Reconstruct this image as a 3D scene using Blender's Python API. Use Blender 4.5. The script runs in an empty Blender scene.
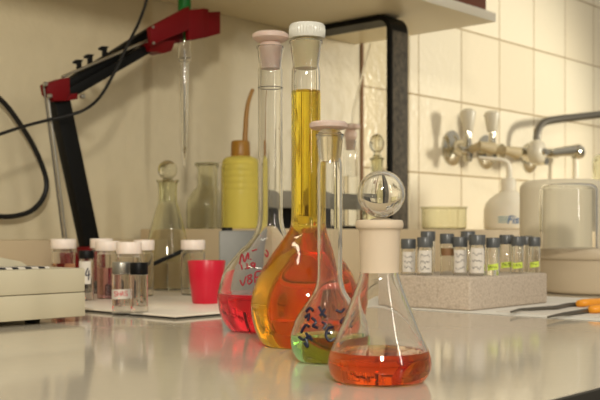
import bpy, bmesh, math, random
from mathutils import Vector, Matrix
random.seed(7)
C = bpy.context.scene.collection
PI = math.pi
# ------------------------------------------------------------------ frame
F, HZ, H = 1000.0, 233.0, 0.1          # focal length in px, eye level row, eye height over the worktop
_l = math.hypot(.9, 1.0)
D = (.9/_l, 1.0/_l)                     # along the walls (left to right, receding)
N = (1.0/_l, -.9/_l)                    # out of the walls, into the room

def T(t, n, z):                         # wall frame -> world
    return Vector((n*N[0] + t*D[0], n*N[1] + t*D[1], z))
def to_tn(p):
    return (p[0]*D[0] + p[1]*D[1], p[0]*N[0] + p[1]*N[1])
def at(px, py, Y):
    return Vector(((px-300)/F*Y, Y, H + (HZ-py)/F*Y))
def on_n(px, py, n):                    # where the sight line meets the plane n = const
    u = (px-300)/F
    Y = n/(N[0]*u + N[1])
    return at(px, py, Y)
def ground(px, py, z=0.0):
    return at(px, py, (H-z)*F/(py-HZ))

# ------------------------------------------------------------------ mesh helpers
def cr(pts, k=6, closed=False):         # Catmull-Rom
    out = []; n = len(pts)
    dim = len(pts[0])
    for i in range(n-1):
        p0 = pts[max(i-1, 0)]; p1 = pts[i]; p2 = pts[i+1]; p3 = pts[min(i+2, n-1)]
        for j in range(k):
            s = j/k
            out.append(tuple(.5*((2*p1[a]) + (-p0[a]+p2[a])*s + (2*p0[a]-5*p1[a]+4*p2[a]-p3[a])*s*s
                       + (-p0[a]+3*p1[a]-3*p2[a]+p3[a])*s**3) for a in range(dim)))
    out.append(tuple(pts[-1]))
    return out

def lathe(bm, prof, c=(0, 0, 0), seg=48, rib=None, mat=lambda z: 0, axis=None):
    """prof: (r, z) from bottom up; faces point outwards for an upward run"""
    rings = []
    M = None
    if axis is not None:
        M = Vector((0, 0, 1)).rotation_difference(Vector(axis)).to_matrix()
    def P(x, y, z):
        v = Vector((x, y, z))
        if M is not None: v = M @ v
        return bm.verts.new((v.x+c[0], v.y+c[1], v.z+c[2]))
    for r, z in prof:
        if r < 1e-6:
            rings.append([P(0, 0, z)])
        else:
            ring = []
            for j in range(seg):
                a = 2*PI*j/seg
                rr = r
                if rib and rib[1] <= z <= rib[2]:
                    rr = r*(1 - rib[0]*(j % 2))
                ring.append(P(rr*math.cos(a), rr*math.sin(a), z))
            rings.append(ring)
    for k in range(len(rings)-1):
        A, B = rings[k], rings[k+1]
        m = mat(.5*(prof[k][1]+prof[k+1][1]))
        if len(A) == 1 and len(B) == 1: continue
        for j in range(seg):
            j2 = (j+1) % seg
            try:
                if len(A) == 1: f = bm.faces.new((A[0], B[j2], B[j]))
                elif len(B) == 1: f = bm.faces.new((A[j], A[j2], B[0]))
                else: f = bm.faces.new((A[j], A[j2], B[j2], B[j]))
                f.material_index = m
            except ValueError: pass

def tube(bm, pts, r, seg=8, smooth=0, cap=True):
    if smooth: pts = cr([tuple(p) for p in pts], smooth)
    pts = [Vector(p) for p in pts]
    rr = r if isinstance(r, (list, tuple)) else None
    rings = []
    up = None
    for i, p in enumerate(pts):
        d = (pts[min(i+1, len(pts)-1)] - pts[max(i-1, 0)])
        if d.length < 1e-9: d = Vector((0, 0, 1))
        d.normalize()
        if up is None:
            up = d.orthogonal().normalized()
        else:
            up = (up - d*up.dot(d))
            up = up.normalized() if up.length > 1e-6 else d.orthogonal().normalized()
        s = d.cross(up)
        R = r if rr is None else rr[0] + (rr[1]-rr[0])*i/(len(pts)-1)
        rings.append([bm.verts.new(p + (up*math.cos(2*PI*j/seg) + s*math.sin(2*PI*j/seg))*R) for j in range(seg)])
    for A, B in zip(rings, rings[1:]):
        for j in range(seg):
            bm.faces.new((A[j], A[(j+1) % seg], B[(j+1) % seg], B[j]))
    if cap:
        bm.faces.new(rings[0][::-1]); bm.faces.new(rings[-1])

def hexa(bm, v, bev=0.0, seg=2):
    """v: 8 corners, bottom four then top four, same winding"""
    vs = [bm.verts.new(p) for p in v]
    fs = [(3, 2, 1, 0), (4, 5, 6, 7), (0, 1, 5, 4), (1, 2, 6, 5), (2, 3, 7, 6), (3, 0, 4, 7)]
    faces = [bm.faces.new([vs[i] for i in f]) for f in fs]
    bmesh.ops.recalc_face_normals(bm, faces=faces)
    if bev > 0:
        es = list({e for f in faces for e in f.edges})
        bmesh.ops.bevel(bm, geom=es, offset=bev, segments=seg, profile=.5, affect='EDGES')
def tbox(bm, t0, t1, n0, n1, z0, z1, bev=0.0, seg=2):
    q = [(t0, n0), (t1, n0), (t1, n1), (t0, n1)]
    hexa(bm, [T(t, n, z0) for t, n in q] + [T(t, n, z1) for t, n in q], bev, seg)
def prism(bm, pts, off, bev=0.0, seg=2):
    """closed polygon of world points extruded by the vector off"""
    a = [bm.verts.new(p) for p in pts]; b = [bm.verts.new(Vector(p)+Vector(off)) for p in pts]
    n = len(a)
    fs = [bm.faces.new(a), bm.faces.new(b[::-1])]
    for i in range(n):
        fs.append(bm.faces.new((a[i], b[i], b[(i+1) % n], a[(i+1) % n])))
    bmesh.ops.recalc_face_normals(bm, faces=fs)
    if bev > 0:
        bmesh.ops.bevel(bm, geom=list({e for f in fs for e in f.edges}), offset=bev, segments=seg, profile=.5, affect='EDGES')

def thing(name, label, cat, loc=(0, 0, 0), group=None):
    o = bpy.data.objects.new(name, None); C.objects.link(o)
    o.empty_display_size = .02
    o.location = loc; o['label'] = label; o['category'] = cat
    if group: o['group'] = group
    return o
def obj(name, bm, mats, parent=None, label=None, loc=None, angle=38, flat=False):
    """bm is in world coordinates; the mesh is stored relative to its thing's base"""
    me = bpy.data.meshes.new(name)
    base = Vector(parent.location) if parent is not None and parent.parent is None else Vector(loc if loc is not None else (0, 0, 0))
    if parent is not None and parent.parent is not None:
        base = Vector(parent.parent.location) + Vector(parent.location)
    bmesh.ops.translate(bm, verts=bm.verts, vec=-base)
    bm.to_mesh(me); bm.free()
    for m in (mats if isinstance(mats, (list, tuple)) else [mats]): me.materials.append(m)
    if not flat:
        for p in me.polygons: p.use_smooth = True
        me.set_sharp_from_angle(angle=math.radians(angle))
    o = bpy.data.objects.new(name, me); C.objects.link(o)
    if parent is not None: o.parent = parent
    elif loc is not None: o.location = loc
    if label: o['label'] = label
    return o
def tag(o, label, cat, group=None):
    o['label'] = label; o['category'] = cat
    if group: o['group'] = group
    return o
def struct(name, bm, m):
    o = obj(name, bm, m, flat=True); o['kind'] = 'structure'; return o
def NB(): return bmesh.new()

# ------------------------------------------------------------------ materials
def lin(c):
    return tuple((x/255/12.92 if x/255 <= .04045 else ((x/255+.055)/1.055)**2.4) for x in c)
class Nodes:
    def __init__(s, name):
        s.m = bpy.data.materials.new(name); s.m.use_nodes = True
        s.t = s.m.node_tree; s.t.nodes.clear()
        s.out = s.add('ShaderNodeOutputMaterial')
    def add(s, k, **kw):
        n = s.t.nodes.new(k)
        for a, b in kw.items(): setattr(n, a, b)
        return n
    def link(s, a, b): s.t.links.new(a, b)
def pbr(name, col, rough=.5, metal=0, spec=.5, noise=None, bump=None, trans=0, ior=1.45, coat=0, sub=0, emit=None):
    """noise: (scale, amount) colour mottling; bump: (scale, strength, distance)"""
    n = Nodes(name); p = n.add('ShaderNodeBsdfPrincipled')
    c = lin(col) + (1,)
    p.inputs['Base Color'].default_value = c; p.inputs['Roughness'].default_value = rough
    p.inputs['Metallic'].default_value = metal; p.inputs['Specular IOR Level'].default_value = spec
    p.inputs['Transmission Weight'].default_value = trans; p.inputs['IOR'].default_value = ior
    p.inputs['Coat Weight'].default_value = coat
    if sub:
        p.inputs['Subsurface Weight'].default_value = sub; p.inputs['Subsurface Radius'].default_value = (.01, .008, .006)
        p.inputs['Subsurface Scale'].default_value = .5
    tc = n.add('ShaderNodeTexCoord')
    if noise:
        t = n.add('ShaderNodeTexNoise'); t.inputs['Scale'].default_value = noise[0]; t.inputs['Detail'].default_value = 4
        n.link(tc.outputs['Object'], t.inputs['Vector'])
        mx = n.add('ShaderNodeMix', data_type='RGBA')
        mx.inputs[6].default_value = tuple(x*(1-noise[1]) for x in c[:3]) + (1,)
        mx.inputs[7].default_value = tuple(min(1, x*(1+noise[1])) for x in c[:3]) + (1,)
        n.link(t.outputs['Fac'], mx.inputs[0]); n.link(mx.outputs[2], p.inputs['Base Color'])
    if bump:
        t = n.add('ShaderNodeTexNoise'); t.inputs['Scale'].default_value = bump[0]; t.inputs['Detail'].default_value = 3
        n.link(tc.outputs['Object'], t.inputs['Vector'])
        b = n.add('ShaderNodeBump'); b.inputs['Strength'].default_value = bump[1]; b.inputs['Distance'].default_value = bump[2]
        n.link(t.outputs['Fac'], b.inputs['Height']); n.link(b.outputs['Normal'], p.inputs['Normal'])
    n.link(p.outputs[0], n.out.inputs[0])
    return n.m
def glass(name, col=(254, 254, 253), ior=1.47, rough=0.0):
    n = Nodes(name); g = n.add('ShaderNodeBsdfGlass')
    g.inputs['Color'].default_value = lin(col)+(1,); g.inputs['Roughness'].default_value = rough; g.inputs['IOR'].default_value = ior
    n.link(g.outputs[0], n.out.inputs[0]); return n.m
def liquid(name, sig, in_glass=True, haze=None):
    """clear liquid with absorption per metre sig=(r,g,b); meets glass at its sides and air on its top"""
    n = Nodes(name); g = n.add('ShaderNodeBsdfGlass')
    g.inputs['Color'].default_value = (1, 1, 1, 1); g.inputs['Roughness'].default_value = 0
    if in_glass:
        tc = n.add('ShaderNodeTexCoord'); sx = n.add('ShaderNodeSeparateXYZ')
        n.link(tc.outputs['Generated'], sx.inputs[0])
        m = n.add('ShaderNodeMath', operation='GREATER_THAN'); m.inputs[1].default_value = .9995
        n.link(sx.outputs['Z'], m.inputs[0])
        a = n.add('ShaderNodeMath', operation='MULTIPLY_ADD'); a.inputs[1].default_value = 1.333-1.333/1.47; a.inputs[2].default_value = 1.333/1.47
        n.link(m.outputs[0], a.inputs[0]); n.link(a.outputs[0], g.inputs['IOR'])
    else:
        g.inputs['IOR'].default_value = 1.333
    v = n.add('ShaderNodeVolumeAbsorption')
    d = max(sig)*1.0001
    v.inputs['Density'].default_value = d; v.inputs['Color'].default_value = tuple(1-s/d for s in sig)+(1,)
    if haze:                                # a slightly cloudy liquid
        df = n.add('ShaderNodeBsdfDiffuse'); df.inputs['Color'].default_value = lin(haze[0])+(1,)
        mxs = n.add('ShaderNodeMixShader'); mxs.inputs[0].default_value = haze[1]
        n.link(g.outputs[0], mxs.inputs[1]); n.link(df.outputs[0], mxs.inputs[2]); n.link(mxs.outputs[0], n.out.inputs['Surface'])
    else:
        n.link(g.outputs[0], n.out.inputs['Surface'])
    n.link(v.outputs[0], n.out.inputs['Volume'])
    return n.m

M = {}
M['glass'] = glass('clear_glass')
M['old_glass'] = glass('greenish_glass', (250, 250, 243))
M['frost'] = pbr('ground_glass', (232, 214, 188), .55, trans=.35, ior=1.3, sub=0)
M['steel'] = pbr('brushed_steel', (190, 186, 175), .28, 1)
M['chrome'] = pbr('chrome', (205, 200, 185), .12, 1)
M['dull_steel'] = pbr('dull_metal', (120, 115, 105), .45, 1)
M['black'] = pbr('black_plastic', (18, 18, 18), .5, spec=.25, bump=(300, .1, .001))
M['black_paint'] = pbr('black_paint', (16, 16, 15), .5, noise=(60, .3), spec=.2)
M['rubber'] = pbr('black_rubber', (16, 16, 16), .45)
M['cap_white'] = pbr('white_cap_plastic', (240, 226, 214), .4, sub=.2)
M['cap_grey'] = pbr('grey_cap_plastic', (84, 86, 86), .3)
M['cap_black'] = pbr('black_cap_plastic', (12, 12, 13), .45, spec=.25)
M['cap_metal'] = pbr('grey_metal_cap', (150, 146, 136), .35, .7)
M['red'] = pbr('red_moulded_plastic', (112, 8, 15), .45, spec=.25)
M['green'] = pbr('green_plastic', (10, 110, 35), .35)
M['cup'] = pbr('pink_red_plastic', (198, 24, 50), .3, sub=.2)
M['beige'] = pbr('beige_enamel', (198, 190, 164), .42, noise=(8, .03))
M['beige_dark'] = pbr('beige_seam', (105, 98, 80), .6)
M['bench'] = None
M['foam'] = None
M['paper'] = pbr('white_paper', (226, 222, 212), .8, bump=(30, .15, .002))
M['label'] = pbr('label_paper', (214, 207, 196), .7)
M['neon'] = pbr('neon_label_paper', (208, 228, 88), .6)
M['ink_black'] = pbr('black_ink', (30, 28, 30), .6)
M['ink_blue'] = pbr('blue_black_ink', (12, 18, 46), .4)
M['ink_red'] = pbr('red_ink', (150, 10, 35), .6)
M['ink_label_red'] = pbr('label_red_ink', (200, 40, 50), .6)
M['pink_stop'] = pbr('pinkish_polyethylene', (240, 216, 202), .36, sub=.2, trans=.45)
M['ribbed'] = pbr('ribbed_white_cap', (228, 226, 214), .3, trans=.25)
M['clear_stop'] = glass('translucent_stopper', (252, 248, 238), 1.4, .22)
M['cream_stop'] = pbr('cream_polyethylene', (246, 230, 186), .36, sub=.2, trans=.4)
M['grey_box'] = pbr('blue_grey_plastic', (132, 132, 126), .45, noise=(40, .12))
M['grey_bar'] = pbr('grey_painted_bar', (140, 135, 122), .45)
M['brown'] = pbr('brown_wood_edge', (134, 98, 62), .6, noise=(40, .2))
M['brown_box'] = pbr('brown_cardboard', (120, 72, 52), .7, noise=(30, .15))
M['amber'] = pbr('amber_plastic', (158, 112, 34), .35, sub=.1)
M['wash'] = pbr('yellow_polyethylene', (250, 236, 124), .32, trans=.5, ior=1.2, sub=.0)
M['milk'] = pbr('milky_plastic', (238, 228, 202), .42, trans=.12, ior=1.2)
M['white_pe'] = pbr('white_polyethylene', (236, 228, 208), .4, sub=.2)
M['nozzle'] = pbr('beige_rubber', (186, 170, 134), .6)
M['knob'] = pbr('frosted_grey_knob', (220, 212, 190), .35, trans=.15)
M['tub'] = pbr('beige_tub_plastic', (196, 180, 154), .38, noise=(12, .03))
M['orange'] = pbr('orange_handle_plastic', (228, 150, 40), .3)
M['blue_text'] = pbr('blue_print', (20, 96, 160), .6)
M['light_blue_text'] = pbr('pale_blue_print', (150, 184, 190), .6)
M['shelf'] = pbr('cream_laminate', (230, 219, 192), .4, noise=(5, .03))
M['tray'] = pbr('white_tray_plastic', (232, 222, 206), .25)
M['edge_and_shadow'] = pbr('dark_edge_and_shadow', (38, 34, 28), .5)
M['cabinet'] = pbr('grey_cabinet_front', (150, 146, 134), .5)
M['floor'] = pbr('grey_floor', (120, 112, 98), .5, noise=(4, .1))
M['ledge'] = pbr('cream_ledge', (206, 186, 152), .5, noise=(9, .04))

# worktop: glossy off-white laminate
n = Nodes('glossy_laminate'); p = n.add('ShaderNodeBsdfPrincipled')
tc = n.add('ShaderNodeTexCoord'); t = n.add('ShaderNodeTexNoise'); t.inputs['Scale'].default_value = 3; t.inputs['Detail'].default_value = 6
n.link(tc.outputs['Object'], t.inputs['Vector'])
mx = n.add('ShaderNodeMix', data_type='RGBA'); mx.inputs[6].default_value = lin((190, 181, 163))+(1,); mx.inputs[7].default_value = lin((202, 193, 175))+(1,)
n.link(t.outputs['Fac'], mx.inputs[0]); n.link(mx.outputs[2], p.inputs['Base Color'])
t2 = n.add('ShaderNodeTexNoise'); t2.inputs['Scale'].default_value = 60; t2.inputs['Detail'].default_value = 2
n.link(tc.outputs['Object'], t2.inputs['Vector'])
b = n.add('ShaderNodeBump'); b.inputs['Strength'].default_value = .06; b.inputs['Distance'].default_value = .001
n.link(t2.outputs['Fac'], b.inputs['Height']); n.link(b.outputs['Normal'], p.inputs['Normal'])
p.inputs['Roughness'].default_value = .09; p.inputs['IOR'].default_value = 1.55
n.link(p.outputs[0], n.out.inputs[0]); M['bench'] = n.m

# polystyrene foam
n = Nodes('grey_white_foam'); p = n.add('ShaderNodeBsdfPrincipled')
tc = n.add('ShaderNodeTexCoord'); v = n.add('ShaderNodeTexVoronoi'); v.inputs['Scale'].default_value = 330
n.link(tc.outputs['Object'], v.inputs['Vector'])
r = n.add('ShaderNodeValToRGB'); r.color_ramp.elements[0].color = lin((204, 190, 172))+(1,); r.color_ramp.elements[1].color = lin((172, 157, 140))+(1,)
n.link(v.outputs['Distance'], r.inputs[0]); n.link(r.outputs[0], p.inputs['Base Color'])
b = n.add('ShaderNodeBump'); b.inputs['Strength'].default_value = .5; b.inputs['Distance'].default_value = .001; b.invert = True
n.link(v.outputs['Distance'], b.inputs['Height']); n.link(b.outputs['Normal'], p.inputs['Normal'])
p.inputs['Roughness'].default_value = .75
n.link(p.outputs[0], n.out.inputs[0]); M['foam'] = n.m

# plaster / vinyl wall
n = Nodes('cream_textured_wall'); p = n.add('ShaderNodeBsdfPrincipled')
tc = n.add('ShaderNodeTexCoord'); t = n.add('ShaderNodeTexNoise'); t.inputs['Scale'].default_value = 26; t.inputs['Detail'].default_value = 3
n.link(tc.outputs['Object'], t.inputs['Vector'])
mx = n.add('ShaderNodeMix', data_type='RGBA'); mx.inputs[6].default_value = lin((214, 202, 170))+(1,); mx.inputs[7].default_value = lin((224, 212, 180))+(1,)
n.link(t.outputs['Fac'], mx.inputs[0]); n.link(mx.outputs[2], p.inputs['Base Color'])
b = n.add('ShaderNodeBump'); b.inputs['Strength'].default_value = .5; b.inputs['Distance'].default_value = .006
n.link(t.outputs['Fac'], b.inputs['Height']); n.link(b.outputs['Normal'], p.inputs['Normal'])
p.inputs['Roughness'].default_value = .42
n.link(p.outputs[0], n.out.inputs[0]); M['wall'] = n.m

TILE = .21
def tile_mat(name, t0, z0, c1, c2):
    """square glazed tiles; t0, z0: a joint crossing, in the wall frame"""
    n = Nodes(name); p = n.add('ShaderNodeBsdfPrincipled')
    tc = n.add('ShaderNodeTexCoord'); sx = n.add('ShaderNodeSeparateXYZ'); n.link(tc.outputs['Object'], sx.inputs[0])
    cx = n.add('ShaderNodeCombineXYZ')
    # object space = world; t = X*D0 + Y*D1
    a = n.add('ShaderNodeMath', operation='MULTIPLY'); a.inputs[1].default_value = D[0]/TILE; n.link(sx.outputs['X'], a.inputs[0])
    bb = n.add('ShaderNodeMath', operation='MULTIPLY_ADD'); bb.inputs[1].default_value = D[1]/TILE; n.link(sx.outputs['Y'], bb.inputs[0]); n.link(a.outputs[0], bb.inputs[2])
    s1 = n.add('ShaderNodeMath', operation='SUBTRACT'); s1.inputs[1].default_value = t0/TILE - 40; n.link(bb.outputs[0], s1.inputs[0])
    s2 = n.add('ShaderNodeMath', operation='MULTIPLY_ADD'); s2.inputs[1].default_value = 1/TILE; s2.inputs[2].default_value = -z0/TILE + 40; n.link(sx.outputs['Z'], s2.inputs[0])
    n.link(s1.outputs[0], cx.inputs[0]); n.link(s2.outputs[0], cx.inputs[1])
    br = n.add('ShaderNodeTexBrick', offset=0.0, squash=1.0)
    br.inputs['Scale'].default_value = 1; br.inputs['Brick Width'].default_value = 1; br.inputs['Row Height'].default_value = 1
    br.inputs['Mortar Size'].default_value = .012; br.inputs['Mortar Smooth'].default_value = .3; br.inputs['Bias'].default_value = 0
    br.inputs['Color1'].default_value = lin(c1)+(1,); br.inputs['Color2'].default_value = lin(c2)+(1,)
    br.inputs['Mortar'].default_value = lin((176, 152, 108))+(1,)
    n.link(cx.outputs[0], br.inputs['Vector']); n.link(br.outputs['Color'], p.inputs['Base Color'])
    ns = n.add('ShaderNodeTexNoise'); ns.inputs['Scale'].default_value = 55; ns.inputs['Detail'].default_value = 2
    n.link(tc.outputs['Object'], ns.inputs['Vector'])
    m = n.add('ShaderNodeMath', operation='MULTIPLY_ADD'); m.inputs[1].default_value = -1.5; n.link(br.outputs['Fac'], m.inputs[0]); n.link(ns.outputs['Fac'], m.inputs[2])
    b = n.add('ShaderNodeBump'); b.inputs['Strength'].default_value = .6; b.inputs['Distance'].default_value = .004
    n.link(m.outputs[0], b.inputs['Height']); n.link(b.outputs['Normal'], p.inputs['Normal'])
    p.inputs['Roughness'].default_value = .3
    n.link(p.outputs[0], n.out.inputs[0]); return n.m

# ------------------------------------------------------------------ setting
YK = 2.71
pk = at(418.75, 95, YK)
TK, NR = to_tn(pk); ZK = pk.z             # tile joint crossing and the right wall's plane
NL = NR - .032                            # left and middle wall's plane
tk2, _ = to_tn(on_n(362, 86, NL))
T_EDGE = tk2                              # where plaster ends and tiles begin
T_RET = to_tn(on_n(409.5, 90, NR))[0]                                # where the right wall steps forward
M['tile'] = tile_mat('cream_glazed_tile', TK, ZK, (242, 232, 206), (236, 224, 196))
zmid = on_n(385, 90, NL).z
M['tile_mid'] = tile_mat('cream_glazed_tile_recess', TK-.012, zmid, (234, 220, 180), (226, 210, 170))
Z_TOP, Z_FL = 1.9, -.9
bm = NB(); tbox(bm, -1.2, T_EDGE, NL-.1, NL, Z_FL, Z_TOP); struct('wall_left', bm, M['wall'])
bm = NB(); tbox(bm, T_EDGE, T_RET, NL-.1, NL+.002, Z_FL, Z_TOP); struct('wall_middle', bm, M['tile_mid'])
bm = NB(); tbox(bm, T_RET, 6.0, NL-.1, NR, Z_FL, Z_TOP, .004); struct('wall_right', bm, M['tile'])
bm = NB(); tbox(bm, T_EDGE-.007, T_EDGE, NL, NL+.006, .0, Z_TOP); struct('trim_1', bm, M['brown'])
bm = NB(); tbox(bm, -1.2, 6, NL-.1, 2.5, Z_FL-.05, Z_FL); struct('floor', bm, M['floor'])

NF = to_tn(ground(578, 394.5))[1]          # front edge of the worktop
wt = thing('worktop', 'long glossy off-white laboratory worktop with a dark front edge', 'worktop', T(2, -1, -.04))
bm = NB(); tbox(bm, -1.1, 5.5, NR+.002, NF-.004, -.035, 0, 0); obj('top', bm, M['bench'], wt, flat=True)
bm = NB(); tbox(bm, -1.1, 5.5, NF-.004, NF, -.037, -.0005, .0004); obj('edge_band', bm, M['edge_and_shadow'], wt, 'dark front edge band')
cb = thing('base_cabinet', 'grey base cabinet under the worktop front', 'cabinet', T(2, -1, Z_FL))
bm = NB(); tbox(bm, -1.0, 5.4, NR+.05, NF-.05, Z_FL+.001, -.0355); obj('body', bm, M['cabinet'], cb)
for k in range(8):
    bm = NB(); tbox(bm, -.99+k*.8, -.21+k*.8, NF-.05, NF-.032, Z_FL+.09, -.05, .002); d = obj('door', bm, M['cabinet'], cb)
    bm = NB(); tbox(bm, -.3+k*.8, -.29+k*.8, NF-.032, NF-.01, -.3, -.18, .003); obj('handle', bm, M['steel'], d)

# the raised ledges behind the worktop
ZL1, NL1 = .088, NL+.12
ZL2, NL2, TL2 = .108, NL+.40, 1.27
bm = NB(); tbox(bm, -1.1, TL2-.002, NL+.001, NL1, 0.0005, ZL1, .002)
tag(obj('wall_ledge', bm, M['ledge']), 'narrow low cream ledge along the plaster wall behind the stand and the balance', 'ledge')
bm = NB(); tbox(bm, TL2, 5.4, NR+.001, NL2, 0.0005, ZL2, .003)
tag(obj('bench_ledge', bm, M['ledge']), 'deep raised cream ledge in front of the tiled wall carrying dish and bottles', 'ledge')

# ------------------------------------------------------------------ wall shelf, its bracket, the box on it
tsr = to_tn(on_n(355, 46, NL))[0]
zsh = on_n(278, 27.5, NL).z
c_ = at(496, 22, (zsh-H)*F/(HZ-22))
nsf = to_tn(c_)[1]
tsr = to_tn(c_)[0]
sh = thing('wall_shelf', 'cream laminate wall shelf above the flasks', 'shelf', T(tsr-.7, NL+.2, zsh))
bm = NB(); tbox(bm, tsr-1.6, tsr, NL+.001, nsf-.003, zsh, zsh+.02, .001); obj('board', bm, M['shelf'], sh)
bm = NB(); tbox(bm, tsr-1.6, tsr, nsf-.003, nsf, zsh-.0005, zsh+.0205, .0008); obj('edge_band', bm, M['white_pe'], sh)
bm = NB(); tbox(bm, tsr-.30, tsr-.025, nsf-.24, nsf-.01, zsh+.0205, zsh+.15, .002)
bx = obj('cardboard_box', bm, M['brown_box']); tag(bx, 'reddish brown box at the right end of the wall shelf', 'box')
# bracket: one flat bar bent from the wall out and down to the ledge
NP = to_tn(on_n(391, 100, 0-1.0))[1]
n_post = to_tn(at(391, 12, (zsh-H)*F/(HZ-12)))[1]
tp0 = to_tn(on_n(391, 150, n_post))[0]; tp1 = to_tn(on_n(408, 150, n_post))[0]
th = .012
outer = []; inner = []
R1 = .035
zt = zsh - .001
for k in range(9):
    a = PI/2*k/8
    outer.append((n_post - R1 + R1*math.sin(a), zt - R1 + R1*math.cos(a)))
    r2 = R1 - th
    inner.append((n_post - R1 + r2*math.sin(a), zt - R1 + r2*math.cos(a)))
sec = [(NL+.002, zt)] + outer + [(n_post, ZL2+.001)] + [(n_post-th, ZL2+.001)] + inner[::-1] + [(NL+.002, zt-th)]
# speckled bare-metal look of the worn black bar
n = Nodes('worn_black_paint'); p = n.add('ShaderNodeBsdfPrincipled')
tc = n.add('ShaderNodeTexCoord'); t = n.add('ShaderNodeTexNoise'); t.inputs['Scale'].default_value = 70; t.inputs['Detail'].default_value = 8; t.inputs['Roughness'].default_value = .75
n.link(tc.outputs['Object'], t.inputs['Vector'])
r = n.add('ShaderNodeValToRGB'); r.color_ramp.elements[0].position = .3; r.color_ramp.elements[0].color = lin((30, 26, 20))+(1,)
r.color_ramp.elements[1].position = .62; r.color_ramp.elements[1].color = lin((108, 98, 80))+(1,)
n.link(t.outputs['Fac'], r.inputs[0]); n.link(r.outputs[0], p.inputs['Base Color']); p.inputs['Roughness'].default_value = .5
n.link(p.outputs[0], n.out.inputs[0]); M['worn'] = n.m
bk = thing('shelf_bracket', 'bent flat black bar propping the wall shelf with a worn speckled front face', 'bracket', T(tp0, n_post, ZL2))
bm = NB()
prism(bm, [T(tp0, nn, z) for nn, z in sec], T(tp1, 0, 0)-T(tp0, 0, 0))
o = obj('bar', bm, M['black_paint'], bk, angle=30)
bm = NB(); tbox(bm, tp0+.006, tp1-.0015, n_post, n_post+.0006, ZL2+.002, zt-R1-.002)
obj('worn_face', bm, M['worn'], bk, 'scuffed bare grey front face of the bar')

# ------------------------------------------------------------------ vessels
def world_profile(prof, Y, z_off=0):
    """prof in (radius px, row) -> (radius m, z m)"""
    return [(r*Y/F, H+(HZ-y)/F*Y + z_off) for r, y in prof]
def offset_in(pr, th):
    out = []
    for i, (r, z) in enumerate(pr):
        a = pr[max(i-1, 0)]; b = pr[min(i+1, len(pr)-1)]
        dr, dz = b[0]-a[0], b[1]-a[1]; L = math.hypot(dr, dz) or 1
        out.append((max(r - th*dz/L, 0.0), z + th*dr/L))
    return out
def make_vessel(root, cx, cy, pr, th, level=None, liq=None, gmat=None, part='body', mat2=None, seg=64, parent=None):
    """pr: outer profile bottom (0,z) to rim in metres; level: liquid height in m"""
    gmat = gmat or M['glass']
    inn = offset_in(pr, th)
    inn = [(r, z) for r, z in inn]
    inn[0] = (0.0, pr[0][1]+th)
    inn[-1] = (max(pr[-1][0]-th, 1e-4), pr[-1][1])
    # keep it monotone in the bottom
    zb = pr[0][1]+th
    inn = [(r, max(z, zb)) for r, z in inn]
    if level is not None:
        k = max(i for i, (r, z) in enumerate(inn) if z <= level)
        (r0, z0), (r1, z1) = inn[k], inn[k+1]
        s = (level-z0)/(z1-z0) if z1 > z0 else 0
        rl = r0+(r1-r0)*s
        up = [(rl, level)] + inn[k+1:]
        low = inn[:k+1] + ([(rl, level)] if level-z0 > 1e-6 else [])
    else:
        up, low = inn, None
    shell = list(pr) + up[::-1]
    bm = NB()
    mf = (lambda z: 0) if mat2 is None else (lambda z: 1 if z > mat2[1] else 0)
    lathe(bm, shell, (cx, cy, 0), seg, mat=mf)
    o = obj(part, bm, [gmat] if mat2 is None else [gmat, mat2[0]], parent or root)
    lo = None
    if low is not None:
        bm = NB(); lathe(bm, low + [(0.0, level)], (cx, cy, 0), seg)
        lo = obj('liquid', bm, liq, root, angle=30)
    return o, lo
def prof_r(pr, z):
    for (r0, z0), (r1, z1) in zip(pr, pr[1:]):
        if z0 <= z <= z1 and z1 > z0: return r0+(r1-r0)*(z-z0)/(z1-z0)
    return pr[-1][0]
def writing(root, cx, cy, Y, pr, strokes, mat, w=.0007, name='handwriting', axis_px=None):
    """strokes: lists of (px,row) as seen, laid on the front of the glass"""
    bm = NB()
    for st in strokes:
        pts = []
        q = cr([tuple(p) for p in st], 4) if len(st) > 2 else st
        for px, py in q:
            r = .001
            yy = Y
            for _ in range(6):
                X = (px-300)/F*yy; z = H+(HZ-py)/F*yy
                r = prof_r(pr, z)+.0003
                dx = max(-r*.98, min(r*.98, X-cx))
                yy = cy - math.sqrt(r*r-dx*dx)
            pts.append((cx+dx, yy, z))
        tube(bm, pts, w, 5)
    return obj(name, bm, mat, root)

RF = 3.0  # rounding of bottoms
# --- Erlenmeyer flask, nearest
Y = .676; pxc = 379.5
c = at(pxc, 381, Y); cx, cy = c.x, c.y
def at_base(prof, Y):
    """rows to metres with the lowest row resting on the worktop"""
    pr = world_profile(prof, Y)
    return [(r, max(z, .0006)) for r, z in pr]
low = cr([(41, 381), (46, 378.3), (50, 372), (51.6, 365), (51.3, 358), (48.8, 349)], 5)
cone = [(40.0, 329), (30.5, 305), (24.6, 290), (21.5, 281)]
neck = cr([(21.5, 281), (20.2, 276), (19.6, 270), (19.9, 250), (20.4, 234), (21.2, 230), (23.4, 228), (24.0, 224.5), (23.2, 221), (22.0, 220)], 4)
prof = [(0, 380.6), (38, 380.6)] + low + cone[:-1] + neck
er = thing('erlenmeyer_flask', 'conical flask of orange-red liquid with a frosted neck, nearest on the worktop', 'flask', (cx, cy, 0))
pr = at_base(prof, Y)
zneck = H+(HZ-273)/F*Y
M['orange_red'] = liquid('orange_red_solution', (.3, 36, 170))
make_vessel(er, cx, cy, pr, .0016, H+(HZ-350.5)/F*Y, M['orange_red'], mat2=(M['frost'], zneck))
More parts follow.
